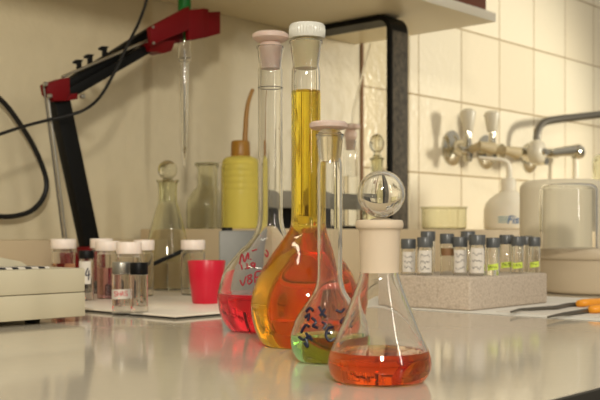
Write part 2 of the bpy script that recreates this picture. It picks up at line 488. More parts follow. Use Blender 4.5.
# hollow ball stopper
zs = H+(HZ-194)/F*Y; R = 23.8*Y/F
bm = NB()
zc = H+(HZ-219)/F*Y
ball = [(R*math.sin(a), zs-R*math.cos(a)) for a in [PI*(.06+.94*k/24) for k in range(25)]]
st = [(0, zc-.030), (.0100, zc-.030), (.0118, zc-.002), (.0085, zc-.0005)] + [b for b in ball if b[1] > zc+.0002]
st[-1] = (0, zs+R)
inb = [((R-.0017)*math.sin(a), zs-(R-.0017)*math.cos(a)) for a in [PI*k/24 for k in range(25)]]
lathe(bm, st, (cx+.0012, cy, 0), 56)
so = obj('stopper', bm, M['glass'], er, 'clear hollow glass ball stopper')
bm = NB(); lathe(bm, [(max(r, 0) if 0 < i < 24 else 0, z) for i, (r, z) in enumerate(inb)][::-1], (cx+.0012, cy, 0), 56)
obj('bubble', bm, M['glass'], so)

# --- volumetric flasks
def volumetric(name, label, pxc, Y, base_row, neckr, neck_top, bulb, level, liq, lip=None):
    c = at(pxc, base_row, Y)
    root = thing(name, label, 'flask', (c.x, c.y, 0))
    prof = [(0, base_row-.3), (bulb[0][0]*.94, base_row-.3)] + cr(bulb, 5) + [(neckr, bulb[-1][1]-12)]
    top = [(neckr, neck_top+8), (neckr+.3, neck_top+2.5), (neckr+1.4, neck_top+1.2), (neckr+1.2, neck_top)]
    if lip: top = lip
    prof += top
    pr = at_base(prof, Y)
    make_vessel(root, c.x, c.y, pr, .0014, H+(HZ-level)/F*Y, liq)
    return root, c.x, c.y, pr
# red
M['red_sol'] = liquid('red_solution', (1.2, 42, 32))
Y3 = 1.03
red, rx, ry, rpr = volumetric('volumetric_flask', 'volumetric flask of red liquid with red handwriting, behind and left of the orange one', 270.5, Y3, 330,
    12.3, 46, [(36, 330), (41.5, 328), (48, 319), (52.3, 306), (52.6, 292), (47, 272), (40, 261.5), (31, 251), (20, 240), (14.5, 229), (12.5, 218), (12.3, 205)], 292.5, M['red_sol'],
    lip=[(12.4, 76), (12.3, 71), (11.4, 67), (11.2, 65), (13.0, 50), (13.9, 48.5), (13.9, 46.8), (13.2, 46.3)])
def rows(prof, Y): return world_profile(prof, Y)
bm = NB()
lathe(bm, rows([(0, 69), (9.4, 69), (9.7, 65.5), (11.3, 50), (11.6, 46), (10.4, 44.5), (9.4, 42.4), (14, 41.8), (18.2, 38.5), (18.4, 35), (15.5, 33), (9, 32.2), (0, 32)], Y3), (rx, ry, 0), 48)
obj('stopper', bm, M['pink_stop'], red, 'pinkish plastic stopper with a wide flat top')
writing(red, rx, ry, Y3, rpr, [
    [(239.5, 264), (242, 254), (244.5, 262), (248, 252.5), (248.5, 259)], [(250.5, 259.2), (251, 259.6)], [(252, 251), (257, 249.5)],
    [(241, 264.5), (242.2, 269.5)], [(245.5, 268.5), (245.6, 269.2)], [(247, 263.5), (247.5, 268.5), (250, 267)], [(254, 262.5), (251, 264), (253, 266.5), (255, 263), (254.6, 268)],
    [(240, 280), (243, 285.5), (246, 276.5)], [(251, 274.5), (247.5, 277), (252, 280.5), (249, 284), (247.6, 280.5), (251.5, 276.5), (251, 274.5)],
    [(255, 283), (255.6, 272.5), (263, 271.2)], [(255.4, 277.5), (260.5, 276.4)], [(266, 250), (268, 253), (267, 257), (265, 254)],
    ], M['ink_red'], .0008)
# engraved scale ring on its neck
bm = NB()
rr = 12.4*Y3/F
for k in range(40):
    pass
tube(bm, [(rx+rr*math.cos(2*PI*k/40), ry+rr*math.sin(2*PI*k/40), H+(HZ-88)/F*Y3) for k in range(41)], .0004, 5)
obj('graduation_ring', bm, M['ink_black'], red)

# yellow-orange
M['yellow_sol'] = liquid('orange_yellow_solution', (.5, 8.5, 120), haze=((246, 186, 14), .13))
Y2 = .893
yel, yx, yy_, ypr = volumetric('volumetric_flask', 'tallest flask of yellow-orange liquid closed by a ribbed cap', 306, Y2, 345,
    14.6, 40, [(38, 345), (44, 342.5), (50.5, 331), (54.5, 315), (55, 303), (52.5, 288), (44.5, 270), (36, 257), (28, 245.5), (19.5, 234), (15.6, 226), (14.7, 216)], 91, M['yellow_sol'],
    lip=[(14.6, 78), (14.4, 71), (13.4, 67), (13.2, 65), (15.6, 45), (16.8, 43.5), (16.8, 41.5), (16, 41)])
bm = NB(); bm2 = NB()
lathe(bm, rows([(0, 68.5), (11.2, 68.5), (11.6, 65), (13.9, 45), (14.2, 41), (12, 40), (10.5, 38.8)], Y2), (yx, yy_, 0), 48)
lathe(bm2, rows([(0, 38.75), (17, 38.6), (18.0, 37.5), (18.4, 31), (18.0, 26.5), (16.5, 24.6), (0, 24)], Y2), (yx+.001, yy_, 0), 72, rib=(.05, H+(HZ-37.6)/F*Y2, H+(HZ-26)/F*Y2))
obj('stopper', bm, M['cream_stop'], yel, 'cream plastic stopper cone')
obj('stopper_cap', bm2, M['ribbed'], yel, 'ribbed whitish cap of the stopper')

# green
M['green_sol'] = liquid('green_solution', (15, 2.5, 26))
Y1 = .78
grn, gx, gy, gpr = volumetric('volumetric_flask', 'small volumetric flask of green liquid with blue-black scribbles, behind the conical one', 329.8, Y1, 361,
    12.6, 135, [(27, 361), (32, 359.3), (37, 352), (39.2, 342), (38.4, 331), (34, 318.5), (27, 307), (20.5, 298), (15.5, 289.5), (13, 279), (12.6, 268)], 334.5, M['green_sol'],
    lip=[(12.6, 170), (12.4, 164), (11.4, 160), (11.3, 158), (13.4, 138), (14.2, 136.5), (14.2, 134.5), (13.6, 134)])
bm = NB()
lathe(bm, rows([(0, 162), (9.2, 162), (9.6, 158), (11.6, 138), (11.8, 133), (9, 129.5)], Y1), (gx, gy, 0), 48)
obj('stopper', bm, M['clear_stop'], grn, 'translucent stopper cone')
bm = NB()
lathe(bm, rows([(0, 129.6), (16, 129.4), (19, 127.5), (19.2, 124), (17, 122), (0, 121.4)], Y1), (gx-.001, gy, 0), 48)
obj('stopper_cap', bm, M['pink_stop'], grn, 'flat pinkish cap of the stopper')
writing(grn, gx, gy, Y1, gpr, [
    [(306, 312), (310, 308), (313, 311)], [(319, 307), (323, 314), (326, 317)], [(320, 316), (325, 309)], [(336, 310), (341, 312), (344, 309)],
    [(309, 327), (306, 325), (303, 329), (301, 333)], [(299, 337), (304, 340), (309, 336), (312, 341)], [(306, 333), (310, 339)],
    [(312, 318), (316, 322), (313, 326), (318, 328)], [(322, 322), (326, 325), (323, 329)], [(305, 318), (309, 314), (308, 321)], [(345, 318), (341, 322), (346, 325)], [(304, 343), (308, 347), (306, 338)],
    [(334, 327), (328, 329), (326, 336), (330, 341), (335, 338)], [(326, 333), (331, 333)],
    ], M['ink_blue'], .0011)

# ------------------------------------------------------------------ tray and what stands on it
ct = ground(175, 316, .004)
tt0, tn0 = to_tn(ct)
ty = thing('tray', 'flat white tray under the white-capped bottles and the red cup', 'tray', T(tt0+.15, tn0-.2, 0))
bm = NB(); tbox(bm, tt0, tt0+.305, tn0-.41, tn0, .0021, .0046, .0008); obj('plate', bm, M['tray'], ty)
bm = NB(); tbox(bm, tt0+.0015, tt0+.3035, tn0-.4085, tn0-.0015, 0.0002, .0022); obj('foot', bm, M['edge_and_shadow'], ty, 'dark strip painted in as the shadow line under the tray')  # dark sheet below the plate, painting the tray's shadow line on the worktop
ZT = .0047

def bottle_profile(r, h, neck=.62, sh=.80):
    return [(0, 0), (r*.9, 0)] + cr([(r*.9, 0), (r*.98, r*.05), (r, r*.16)], 3) + [(r, h*sh-.004)] + cr([(r, h*sh-.004), (r*.97, h*sh), (r*.8, h*sh+.35*h*(1-sh)), (r*neck, h*sh+.6*h*(1-sh))], 4) + [(r*neck, h)]
def screw_bottle(label, pxc, base_row, Y, r_px, cap_r, cap_top, cap_bot, sol=None, level=None, z0=ZT, group='white-capped sample bottles', capmat='cap_white', sh=.9, name='sample_bottle'):
    z_top = H+(HZ-cap_bot)/F*Y
    c = at(pxc, 0, Y)
    root = thing(name, label, 'bottle', (c.x, c.y, z0), group)
    hh = z_top+.004-z0
    pr = [(r, z+z0) for r, z in bottle_profile(r_px*Y/F, hh, .82, sh)]
    lv = None if level is None else z0+level
    make_vessel(root, c.x, c.y, pr, .0012, lv, sol, seg=40)
    bm = NB()
    zt = H+(HZ-cap_top)/F*Y; rc = cap_r*Y/F
    lathe(bm, [(0, z_top+.0006), (rc*.97, z_top+.0006), (rc, z_top+.0012), (rc, zt-.0012), (rc*.96, zt), (0, zt)], (c.x, c.y, 0), 60, rib=(.02, z_top+.001, zt-.002))
    obj('cap', bm, M[capmat], root, 'white screw cap' if capmat == 'cap_white' else None)
    return root, c
M['rust_sol'] = liquid('rust_solution', (6, 26, 34))
M['pink_sol'] = liquid('pink_solution', (1.5, 22, 14))
M['water'] = liquid('clear_solution', (.5, .5, 1.2))
screw_bottle('white-capped bottle with rust-red liquid, leftmost, standing behind the balance', 63.5, 0, 1.50, 11.6, 12.6, 239, 249, M['rust_sol'], .050)
screw_bottle('white-capped bottle half hidden behind the pink one on the tray', 101.5, 0, 1.60, 10.5, 11.2, 238.5, 248.5)
screw_bottle('white-capped bottle with pink streaked liquid just right of the black-capped vial', 107.5, 0, 1.46, 10.3, 12.2, 241, 251, M['pink_sol'], .045)
screw_bottle('white-capped bottle directly behind the two small vials', 129, 0, 1.40, 12, 12.6, 242, 254)
screw_bottle('white-capped bottle peeping out to the right behind the two small vials', 144, 0, 1.52, 9.6, 10.4, 240, 250.5)
screw_bottle('white-capped bottle standing alone beside the red cup', 193, 0, 1.55, 12, 12.2, 240, 250)

# black-capped vial with the figure 4, behind the balance
r_, c = screw_bottle('small black-capped vial marked 4 at the balance corner', 86.5, 0, 1.42, 7.3, 7.6, 250.5, 259, group=None, capmat='cap_black', name='sample_vial')
pr4 = [(7.3*1.42/F, ZT), (7.3*1.42/F, .2)]
bm = NB()
for (a0, a1) in [(0, 1)]:
    R4 = 7.35*1.42/F + .0002
    vs = []
    for k in range(13):
        a = -PI*.86 + k*(PI*.62)/12
        vs.append((bm.verts.new((c.x+R4*math.cos(a), c.y+R4*math.sin(a), .028)), bm.verts.new((c.x+R4*math.cos(a), c.y+R4*math.sin(a), .060))))
    for A, B in zip(vs, vs[1:]): bm.faces.new((A[0], B[0], B[1], A[1]))
obj('label', bm, M['label'], r_, 'white paper label')
writing(r_, c.x, c.y, 1.42, [(7.6*1.42/F, 0), (7.6*1.42/F, .3)], [[(88, 268), (85.5, 275), (90, 274.5)], [(89, 270.5), (88.4, 280)]], M['ink_blue'], .0009, 'figure')

# two small vials in front of the tray
def small_vial(label, pxc, Y, r_px, cap_top, cap_bot, capmat, name='sample_vial'):
    return screw_bottle(label, pxc, 0, Y, r_px, r_px*1.0, cap_top, cap_bot, M['water'], .012, z0=.0003, group=None, capmat=capmat, sh=.93, name=name)
v1, c1 = small_vial('small grey-capped vial with a red-lettered label, in front of the tray', 121.5, 1.215, 9.3, 262, 274, 'cap_metal')
v2, c2 = small_vial('small black-capped vial in front of the tray, right of the grey-capped one', 139, 1.205, 8.9, 262.5, 274.5, 'cap_black')
def band_label(root, c, R, a0, a1, z0, z1, mat, tilt=0, nm='label', lab=None):
    bm = NB(); vs = []
    for k in range(13):
        a = a0+(a1-a0)*k/12; dz = tilt*(k/12-.5)
        vs.append((bm.verts.new((c[0]+R*math.cos(a), c[1]+R*math.sin(a), z0+dz)), bm.verts.new((c[0]+R*math.cos(a), c[1]+R*math.sin(a), z1+dz))))
    for A, B in zip(vs, vs[1:]): bm.faces.new((A[0], B[0], B[1], A[1]))
    return obj(nm, bm, mat, root, lab)
Rv = 9.3*1.215/F
band_label(v1, c1, Rv+.0003, -PI*.95, -PI*.04, H+(HZ-298.5)/F*1.215, H+(HZ-289)/F*1.215, M['label'], .001, lab='white paper label')
def glyph_text(txt, x0, y0, w, h, slant=0):
    G = {'S': [[(1, .1), (.3, 0), (0, .25), (.5, .5), (1, .75), (.7, 1), (0, .9)]], 'H': [[(0, 0), (0, 1)], [(1, 0), (1, 1)], [(0, .5), (1, .5)]],
         'A': [[(0, 1), (.5, 0)], [(.5, 0), (1, 1)], [(.2, .62), (.8, .62)]]}
    out = []
    for i, ch in enumerate(txt):
        for st in G[ch]:
            out.append([(x0+(i*1.3+u)*w, y0+v*h-slant*i) for u, v in st])
    return out
writing(v1, c1.x, c1.y, 1.215, [(Rv+.0002, 0), (Rv+.0002, .2)], glyph_text('SHAS', 114.2, 291.6, 2.7, 4.6, .15), M['ink_label_red'], .0004, 'lettering')

# red cup
Yc = 1.36; c = at(206.5, 304, Yc)
cup = thing('plastic_cup', 'small tapered pink-red plastic cup on the tray', 'cup', (c.x, c.y, ZT))
z1 = H+(HZ-260.5)/F*Yc
R0, R1c = 14.2*Yc/F, 19*Yc/F
bm = NB()
lathe(bm, [(0, ZT), (R0*.95, ZT), (R0, ZT+.001), (R1c, z1-.001), (R1c-.0004, z1), (R1c-.0012, z1), (R0-.0014, ZT+.003), (0, ZT+.003)], (c.x, c.y, 0), 56)
obj('cup_body', bm, M['cup'], cup)

# grey-blue box behind
pb = at(220, 270, 1.64)
gb = thing('junction_box', 'blue-grey plastic box with a black knob, between the yellow wash bottle and red flask', 'box', T(*to_tn(at(240, 290, 1.655)), 0))
tg, ng = to_tn(at(238, 290, 1.655))
zg = H+(HZ-230.5)/F*1.64
def ybox(bm, x0, x1, y0, y1, z0, z1, bev=0):
    hexa(bm, [(x0, y0, z0), (x1, y0, z0), (x1, y1, z0), (x0, y1, z0), (x0, y0, z1), (x1, y0, z1), (x1, y1, z1), (x0, y1, z1)], bev)
bm = NB()
q = [at(219, 0, 1.62), at(262, 0, 1.64), at(262, 0, 1.672), at(219, 0, 1.652)]
hexa(bm, [(v.x, v.y, .0005) for v in q] + [(v.x, v.y, zg) for v in q], .003); obj('case', bm, M['grey_box'], gb)
bm = NB(); v = at(227, 0, 1.636); lathe(bm, [(0, zg), (.009, zg), (.009, zg+.004), (.007, zg+.005), (0, zg+.005)], (v.x, v.y, 0), 24); obj('knob', bm, M['black'], gb)

# ------------------------------------------------------------------ balance at the left
pbk = ground(85.5, 316, .006)
tb, nb = to_tn(pbk)
zb1 = H+(HZ-268)/F*pbk.y
zbs = H+(HZ-292)/F*pbk.y
bal = thing('laboratory_balance', 'beige laboratory instrument case cut by the left edge of the photo', 'balance', T(tb-.15, nb-.1, 0))
bm = NB(); tbox(bm, tb-.30, tb, nb-.19, nb, .006, zbs-.00025, .0012); obj('lower_case', bm, M['beige'], bal)
bm = NB(); tbox(bm, tb-.30+.002, tb-.0015, nb-.188, nb-.0015, zbs-.0007, zbs+.0007); obj('seam', bm, M['beige_dark'], bal)
bm = NB(); tbox(bm, tb-.30, tb, nb-.19, nb, zbs+.00025, zb1, .0022); obj('upper_case', bm, M['beige'], bal)
for dt, dn in ((-.05, -.03), (-.25, -.03), (-.05, -.16), (-.25, -.16)):
    p_ = T(tb+dt, nb+dn, 0)
    bm = NB(); lathe(bm, [(0, 0.0003), (.008, 0.0003), (.0095, .006), (0, .006)], (p_.x, p_.y, 0), 24); obj('foot', bm, M['rubber'], bal)
# raised sloping housing and the patterned keypad strip
tq = [(-.30, .017), (-.080, .014), (-.045, .007), (-.033, .0), (-.30, .0)]
bm = NB(); prism(bm, [T(tb+a, nb-.06, zb1+b_) for a, b_ in tq], T(0, -.12, 0)); obj('raised_housing', bm, M['beige'], bal)
n = Nodes('keypad_pattern'); p = n.add('ShaderNodeBsdfPrincipled'); tc = n.add('ShaderNodeTexCoord')
w = n.add('ShaderNodeTexWave'); w.inputs['Scale'].default_value = 26; w.inputs['Distortion'].default_value = 2.0; w.bands_direction = 'DIAGONAL'
n.link(tc.outputs['Object'], w.inputs['Vector'])
r = n.add('ShaderNodeValToRGB'); r.color_ramp.elements[0].color = lin((40, 40, 46))+(1,); r.color_ramp.elements[1].color = lin((214, 208, 196))+(1,)
r.color_ramp.elements[0].position = .4; r.color_ramp.elements[1].position = .55
n.link(w.outputs['Fac'], r.inputs[0]); n.link(r.outputs[0], p.inputs['Base Color']); n.link(p.outputs[0], n.out.inputs[0])
bm = NB(); tbox(bm, tb-.29, tb-.034, nb-.056, nb-.02, zb1-.0005, zb1+.0022, .0006); obj('keypad', bm, n.m, bal, 'keypad strip in a black and white zigzag')

# ------------------------------------------------------------------ articulated electrode stand
NS = NL+.148
def S(px, py, dn=0.0): return on_n(px, py, NS+dn)
p0 = S(99, 286)
std = thing('electrode_stand', 'black jointed stand arm with red joints leaning up against the plaster wall', 'stand', (p0.x, p0.y, 0))
bm = NB(); t0_, n0_ = to_tn(p0); tbox(bm, t0_-.055, t0_+.04, NL1+.002, n0_+.035, .0004, .016, .004); obj('base', bm, M['black'], std)
bm = NB(); prism(bm, [S(88, 247, .02), S(104, 244, .02), S(108, 286, .02), S(92, 290, .02)], T(0, -.035, 0), .002); obj('base_joint', bm, M['red'], std, 'red pivot joint')
bm = NB(); prism(bm, [S(67, 252, .03), S(77, 252, .03), S(80, 268, .03), S(69, 268, .03)], T(0, -.03, 0), .002); obj('base_knob', bm, M['red'], std, 'red knob at the foot')
bm = NB(); prism(bm, [S(52, 88, .012), S(67.5, 84, .012), S(104.5, 262, .012), S(90, 264, .012)], T(0, -.022, 0), .0015); obj('post', bm, M['black_paint'], std)
bm = NB(); tube(bm, [S(46.5, 86, .016), S(69, 262, .016)], .0024, 10); obj('post_rod', bm, M['steel'], std, 'thin steel rod beside the post')
bm = NB(); tube(bm, [S(43.5, 84, .022), S(63, 238, .022)], .0018, 10); obj('post_rod', bm, M['dull_steel'], std, 'thin steel rod beside the post')
bm = NB()
prism(bm, [S(46, 84, .026), S(60, 79, .026), S(70, 77, .026), S(70.5, 93, .026), S(66, 101, .026), S(54, 101, .026), S(48, 94, .026)], T(0, -.02, 0), .002)
prism(bm, [S(68, 94, .02), S(78, 93, .02), S(78, 99, .02), S(66, 101, .02)], T(0, -.03, 0), .001)
el = obj('elbow', bm, M['red'], std, 'red elbow joint')
for q, r in (((82, 96.5), .0045), ((49, 96), .004), ((44.5, 84), .004)):
    a = S(q[0], q[1], .03); bm = NB()
    lathe(bm, [(0, 0), (r, 0), (r, .004), (r*.6, .006), (0, .006)], a, 16, axis=T(0, 1, 0)); obj('screw', bm, M['steel'], el)
bm = NB(); prism(bm, [S(68, 80, .006), S(152, 27, .006), S(153, 38.5, .006), S(70, 88.5, .006)], T(0, -.018, 0), .0012); obj('upper_bar', bm, M['black_paint'], std)
bm = NB(); prism(bm, [S(68, 88.5, .012), S(152, 42, .012), S(152, 52, .012), S(70, 99.5, .012)], T(0, -.018, 0), .0012); obj('lower_bar', bm, M['black_paint'], std)
bm = NB(); tube(bm, [S(62, 77, .020), S(152, 38.5, .020)], .0026, 10); obj('arm_rod', bm, M['steel'], std, 'steel rod between the two black bars')
for hx, hy in ((80, 62), (91, 56.5), (105.5, 48.5)):
    bm = NB()
    prism(bm, [S(hx-6, hy-.5), S(hx-3, hy-2.5), S(hx+3.5, hy-2), S(hx+1.5, hy+.5), S(hx+2, hy+10), S(hx-2.4, hy+12), S(hx-2, hy+2), S(hx-5.4, hy+1.3)], T(0, -.005, 0)); obj('cable_hook', bm, M['black'], std)
# red head clamp
bm = NB()
prism(bm, [S(150.5, 27, .042), S(189.5, 6, .042), S(190, 29.5, .042), S(152, 45, .042)], T(0, -.012, 0), .0015)
prism(bm, [S(152, 27, .0), S(204, 8, .0), S(209, 9, .0), S(209, 37, .0), S(204, 38, .0), S(153, 48, .0)], T(0, -.016, 0), .0015)
prism(bm, [S(188, 10, .040), S(203, 8.5, .040), S(204, 37, .040), S(189, 40, .040)], T(0, -.01, 0), .001)
prism(bm, [S(208, 12, -.012), S(220.5, 11.5, -.012), S(220.5, 33.5, -.012), S(208, 37, -.012)], T(0, -.012, 0), .001)
prism(bm, [S(150, 42, .03), S(176, 40, .03), S(172, 51, .02), S(164, 53.5, .02), S(158, 51.5, .02), S(150, 51.5, .02)], T(0, -.035, 0), .0015)
hd = obj('head_clamp', bm, M['red'], std, 'red clamp at the arm tip')
for q in ((153.5, 43), (153, 27)):
    a = S(q[0], q[1], .043); bm = NB(); lathe(bm, [(0, 0), (.003, 0), (.002, .002), (0, .002)], a, 12, axis=T(0, 1, 0)); obj('screw', bm, M['steel'], hd)

# electrode held by the clamp
e0 = S(184.5, 40, .013); ex, ey = e0.x, e0.y; Ye = ey
ele = thing('glass_electrode', 'thin glass electrode with a green head hanging from the red clamp', 'electrode', (ex, ey, H+(HZ-165)/F*Ye))
bm = NB(); lathe(bm, rows([(0, 41), (1.2, 41), (1.4, 32), (4.6, 31), (5.2, 12), (6.4, 10), (6.6, -26), (5, -30), (0, -30)], Ye), (ex, ey, 0), 32); obj('head', bm, M['green'], ele, 'green plastic head')
bm = NB(); lathe(bm, rows([(0, 63), (3, 63), (6.3, 61.5), (6.6, 59), (6.6, 41), (5.8, 41), (5.6, 58), (0, 60)], Ye), (ex, ey, 0), 32); obj('collar', bm, M['glass'], ele, 'clear glass collar')
bm = NB(); lathe(bm, rows([(0, 167), (1.2, 166), (2.0, 160), (2.6, 145), (3.9, 120), (4.0, 95), (4.1, 64), (3.2, 64), (3.1, 96), (2.8, 120), (1.6, 145), (0, 160)], Ye), (ex, ey, 0), 28); tb_ = obj('glass_tube', bm, M['glass'], ele)
bm = NB(); lathe(bm, rows([(0, 150), (.7, 149), (1.0, 100), (1.1, 50), (0, 50)], Ye), (ex, ey, 0), 12); obj('inner_wire', bm, M['steel'], tb_)

# cables
bm = NB(); tube(bm, [S(149, -14, .05), S(146, 2, .05), (S(139, 22, .05)), S(127, 46, .05), S(112, 77, .05), S(99, 98, .05), S(84, 110, .05), S(66, 116, .04), S(48, 120, .03), S(22, 127, .03), S(-6, 136, .03), S(-40, 146, .03), S(-150, 180, .03)], .0027, 10, 8)
tag(obj('thin_cable', bm, M['rubber']), 'thin black cable looping over the stand arm', 'cable')
nc = NL+.03
bm = NB(); tube(bm, [on_n(x, y, nc) for x, y in ((-150, 20), (-95, 45), (-40, 75), (-15, 88), (4, 103), (20, 124), (34, 147), (44, 171), (46.5, 186), (42, 200), (31, 211), (15, 216), (-2, 216.5), (-30, 214), (-70, 202), (-150, 190))], .0047, 12, 8)
tag(obj('thick_cable', bm, M['rubber']), 'thick black cable hanging in a loop at the left wall edge', 'cable')

# ------------------------------------------------------------------ glassware at the plaster wall
# conical flask with ball stopper
Yf = 1.80; c = at(167.5, 288, Yf)
cf = thing('erlenmeyer_flask', 'empty greenish conical flask with a round glass stopper by the plaster wall', 'flask', (c.x, c.y, 0))
pr = [(r, max(z, .0005)) for r, z in world_profile([(0, 288.5), (20, 288.5)] + cr([(20, 288.5), (22.8, 285), (23.6, 279), (23.2, 265)], 4) + [(20.2, 241), (14.6, 219), (11.3, 207)] + cr([(9.6, 203), (9.4, 196), (9.6, 184), (11, 182), (11.2, 180)], 3), Yf)]
make_vessel(cf, c.x, c.y, pr, .0018, H+(HZ-262)/F*Yf, M['water'], gmat=M['old_glass'], seg=48)
bm = NB(); R = 9.8*Yf/F; zs = H+(HZ-170)/F*Yf
lathe(bm, rows([(0, 202), (7.2, 202), (8.4, 182), (5, 180)], Yf) + [(R*math.sin(a), zs-R*math.cos(a)) for a in [PI*(.15+.85*k/20) for k in range(21)]][:-1] + [(0, zs+R)], (c.x, c.y, 0), 40)
obj('stopper', bm, M['old_glass'], cf, 'round glass stopper')
# black rod leaning in front of it
bm = NB(); a = at(104, 291.5, 1.6); tube(bm, [at(150, 265.5, 1.72), at(190, 247.6, 1.715)], .0036, 10)
rod = obj('marker_pen', bm, M['black'], None); tag(rod, 'thin black stick leaning in front of the greenish conical flask', 'stick')

# round-shouldered bottle on the ledge
Yb = 2.06; c = at(207, 233, Yb)
rb = thing('glass_bottle', 'wide round-shouldered greenish glass bottle beside the yellow wash bottle', 'bottle', (c.x, c.y, ZL2))
pr = [(r, max(z, ZL2+.0004)) for r, z in world_profile([(0, 230), (18, 230)] + cr([(18, 230), (20, 229), (20.6, 225), (20.6, 206), (19, 199), (14.5, 191.5), (10.5, 187), (9.5, 182), (9.6, 168), (11, 166.5), (12.2, 165.5), (12.2, 163.5), (11, 163)], 4), Yb)]
make_vessel(rb, c.x, c.y, pr, .002, None, None, gmat=M['old_glass'], seg=48)
# test tube beside it (bright slim glass tube)
Yt = 1.93; c = at(219, 233, Yt)
tt = thing('glass_cylinder', 'slim clear glass cylinder in front of the yellow wash bottle', 'cylinder', (c.x, c.y, ZL2))
pr = [(0, ZL2+.0004)] + [(5.0*Yt/F, ZL2+.0004)] + [(r, z) for r, z in world_profile([(5.0, 228), (5.0, 168), (6.0, 166.5), (6.0, 165)], Yt)]
make_vessel(tt, c.x, c.y, pr, .0011, None, None, gmat=M['glass'], seg=32)

# yellow wash bottle
Yw = 1.97; c = at(240.5, 233, Yw)
wb = thing('wash_bottle', 'yellow plastic wash bottle with an amber cap and spout', 'bottle', (c.x, c.y, ZL2))
body = [(0, 229.2), (17.2, 229.2)] + cr([(17.2, 229.2), (18.4, 228), (18.6, 224), (18.6, 196)], 3)
for k in range(5):
    y0 = 192-k*6.2
    body += [(18.6, y0), (18.3, y0-1.2), (18.3, y0-2.2), (18.6, y0-3.4)]
body += cr([(18.5, 164), (17, 159.5), (12.5, 157), (9, 156), (8.8, 153)], 4)
pr = [(r, max(z, ZL2+.0004)) for r, z in world_profile(body, Yw)]
pr_body = pr
bm = NB(); inn = [(max(r-.0012, 0), z) for r, z in pr]; inn[0] = (0, pr[0][1]+.0012); inn[1] = (inn[1][0], pr[0][1]+.0012)
lathe(bm, pr + inn[::-1], (c.x, c.y, 0), 48); obj('squeeze_body', bm, M['wash'], wb)
bm = NB(); lathe(bm, rows([(0, 157), (9.6, 157), (9.8, 155.5), (9.4, 143), (8.5, 141), (4, 140.5), (0, 140.5)], Yw), (c.x, c.y, 0), 40, rib=(.03, H+(HZ-155)/F*Yw, H+(HZ-143.5)/F*Yw)); obj('cap', bm, M['amber'], wb, 'amber screw cap')
bm = NB(); tube(bm, [at(245, 141, Yw), at(245.5, 130, Yw), at(246.5, 114, Yw), at(248.6, 101, Yw), at(253, 89, Yw)], [.0056, .0036], 12, 6); obj('spout', bm, M['amber'], wb, 'amber bent spout')
bm = NB(); tube(bm, [at(241, 142, Yw), at(241.5, 190, Yw), at(246, 227, Yw)], .0028, 10, 5); obj('dip_tube', bm, M['white_pe'], wb, 'dip tube inside')

# ------------------------------------------------------------------ apparatus behind the flasks
na = NL+.13
def A(px, py, dn=0.0): return on_n(px, py, na+dn)
ap0 = A(310, 229)
app = thing('bottle_rack', 'black rack with a grey front bar standing behind the tall flasks', 'rack', (ap0.x, ap0.y, ZL2))
tA0 = to_tn(A(270, 200))[0]; tA1 = to_tn(A(361, 200))[0]
bm = NB(); tbox(bm, tA0, tA1, na-.06, na+.02, ZL2+.0004, ZL2+.008, .001); obj('base', bm, M['black'], app)
zA0 = A(285, 208).z; zA1 = A(285, 191).z
bm = NB(); tbox(bm, tA0-.03, tA1, na, na+.014, zA0, zA1, .001); obj('front_bar', bm, M['grey_bar'], app, 'grey front bar')
tA2 = to_tn(A(333, 200))[0]
bm = NB(); tbox(bm, tA0, tA2, na-.03, na-.024, ZL2+.008, zA0+.01); obj('back_plate', bm, M['black'], app)
bm = NB(); tbox(bm, tA0, tA0+.006, na-.03, na+.003, ZL2+.008, zA0+.01); obj('side_plate', bm, M['black'], app)
bm = NB(); tbox(bm, tA2, tA2+.006, na-.03, na+.003, ZL2+.008, zA0+.01); obj('side_plate', bm, M['black'], app)
# tall clear bottle with pink stopper and glass rod
nq = na-.034; c = on_n(350.5, 200, nq); Yq = c.y
tb2 = thing('reagent_bottle', 'slender clear bottle with a pinkish stopper and slanting glass rod, behind the green flask', 'bottle', (c.x, c.y, ZL2+.008))
zb_ = ZL2+.0086
pr = [(0, zb_), (7.2*Yq/F, zb_), (7.6*Yq/F, zb_+.002)] + world_profile([(7.6, 160), (7.6, 152), (7, 149), (6, 147), (6, 140)], Yq)
make_vessel(tb2, c.x, c.y, pr, .0014, H+(HZ-176)/F*Yq, M['water'], seg=36)
bm = NB(); lathe(bm, rows([(0, 150), (4.4, 150), (5.6, 138), (6.4, 137), (6.4, 132), (4, 130), (9.5, 129), (10.2, 127), (9.5, 124.5), (0, 124)], Yq), (c.x, c.y, 0), 36); obj('stopper', bm, M['pink_stop'], tb2, 'pinkish stopper')
bm = NB(); tube(bm, [on_n(352, 126, nq), on_n(354, 108, nq), on_n(361, 80, nq), on_n(370, 44, nq)], .0028, 10, 5); obj('glass_rod', bm, M['glass'], tb2)
# small stoppered bottle behind the ball
nk = NL+.2; c = on_n(377, 200, nk); Yk = c.y
kb = thing('dropper_bottle', 'small bottle with a round glass knob, behind the ball stopper and left of the bracket', 'bottle', (c.x, c.y, ZL2))
pr = [(0, ZL2+.0005), (14.5*Yk/F, ZL2+.0005), (15*Yk/F, ZL2+.002)] + world_profile(cr([(15, 205), (14.8, 192), (12, 184), (8, 179), (6.2, 174), (6.2, 161), (7.4, 159.5), (7.4, 158)], 4), Yk)
make_vessel(kb, c.x, c.y, pr, .0018, None, None, gmat=M['old_glass'], seg=36)
bm = NB(); R = 7.6*Yk/F; zs = H+(HZ-143.5)/F*Yk
lathe(bm, rows([(0, 172), (4.4, 172), (5.4, 158), (3.4, 155)], Yk) + [(R*math.sin(a), zs-1.25*R*math.cos(a)) for a in [PI*(.16+.84*k/18) for k in range(19)]][:-1] + [(0, zs+1.25*R)], (c.x, c.y, 0), 32)
obj('stopper', bm, M['old_glass'], kb, 'round glass knob')

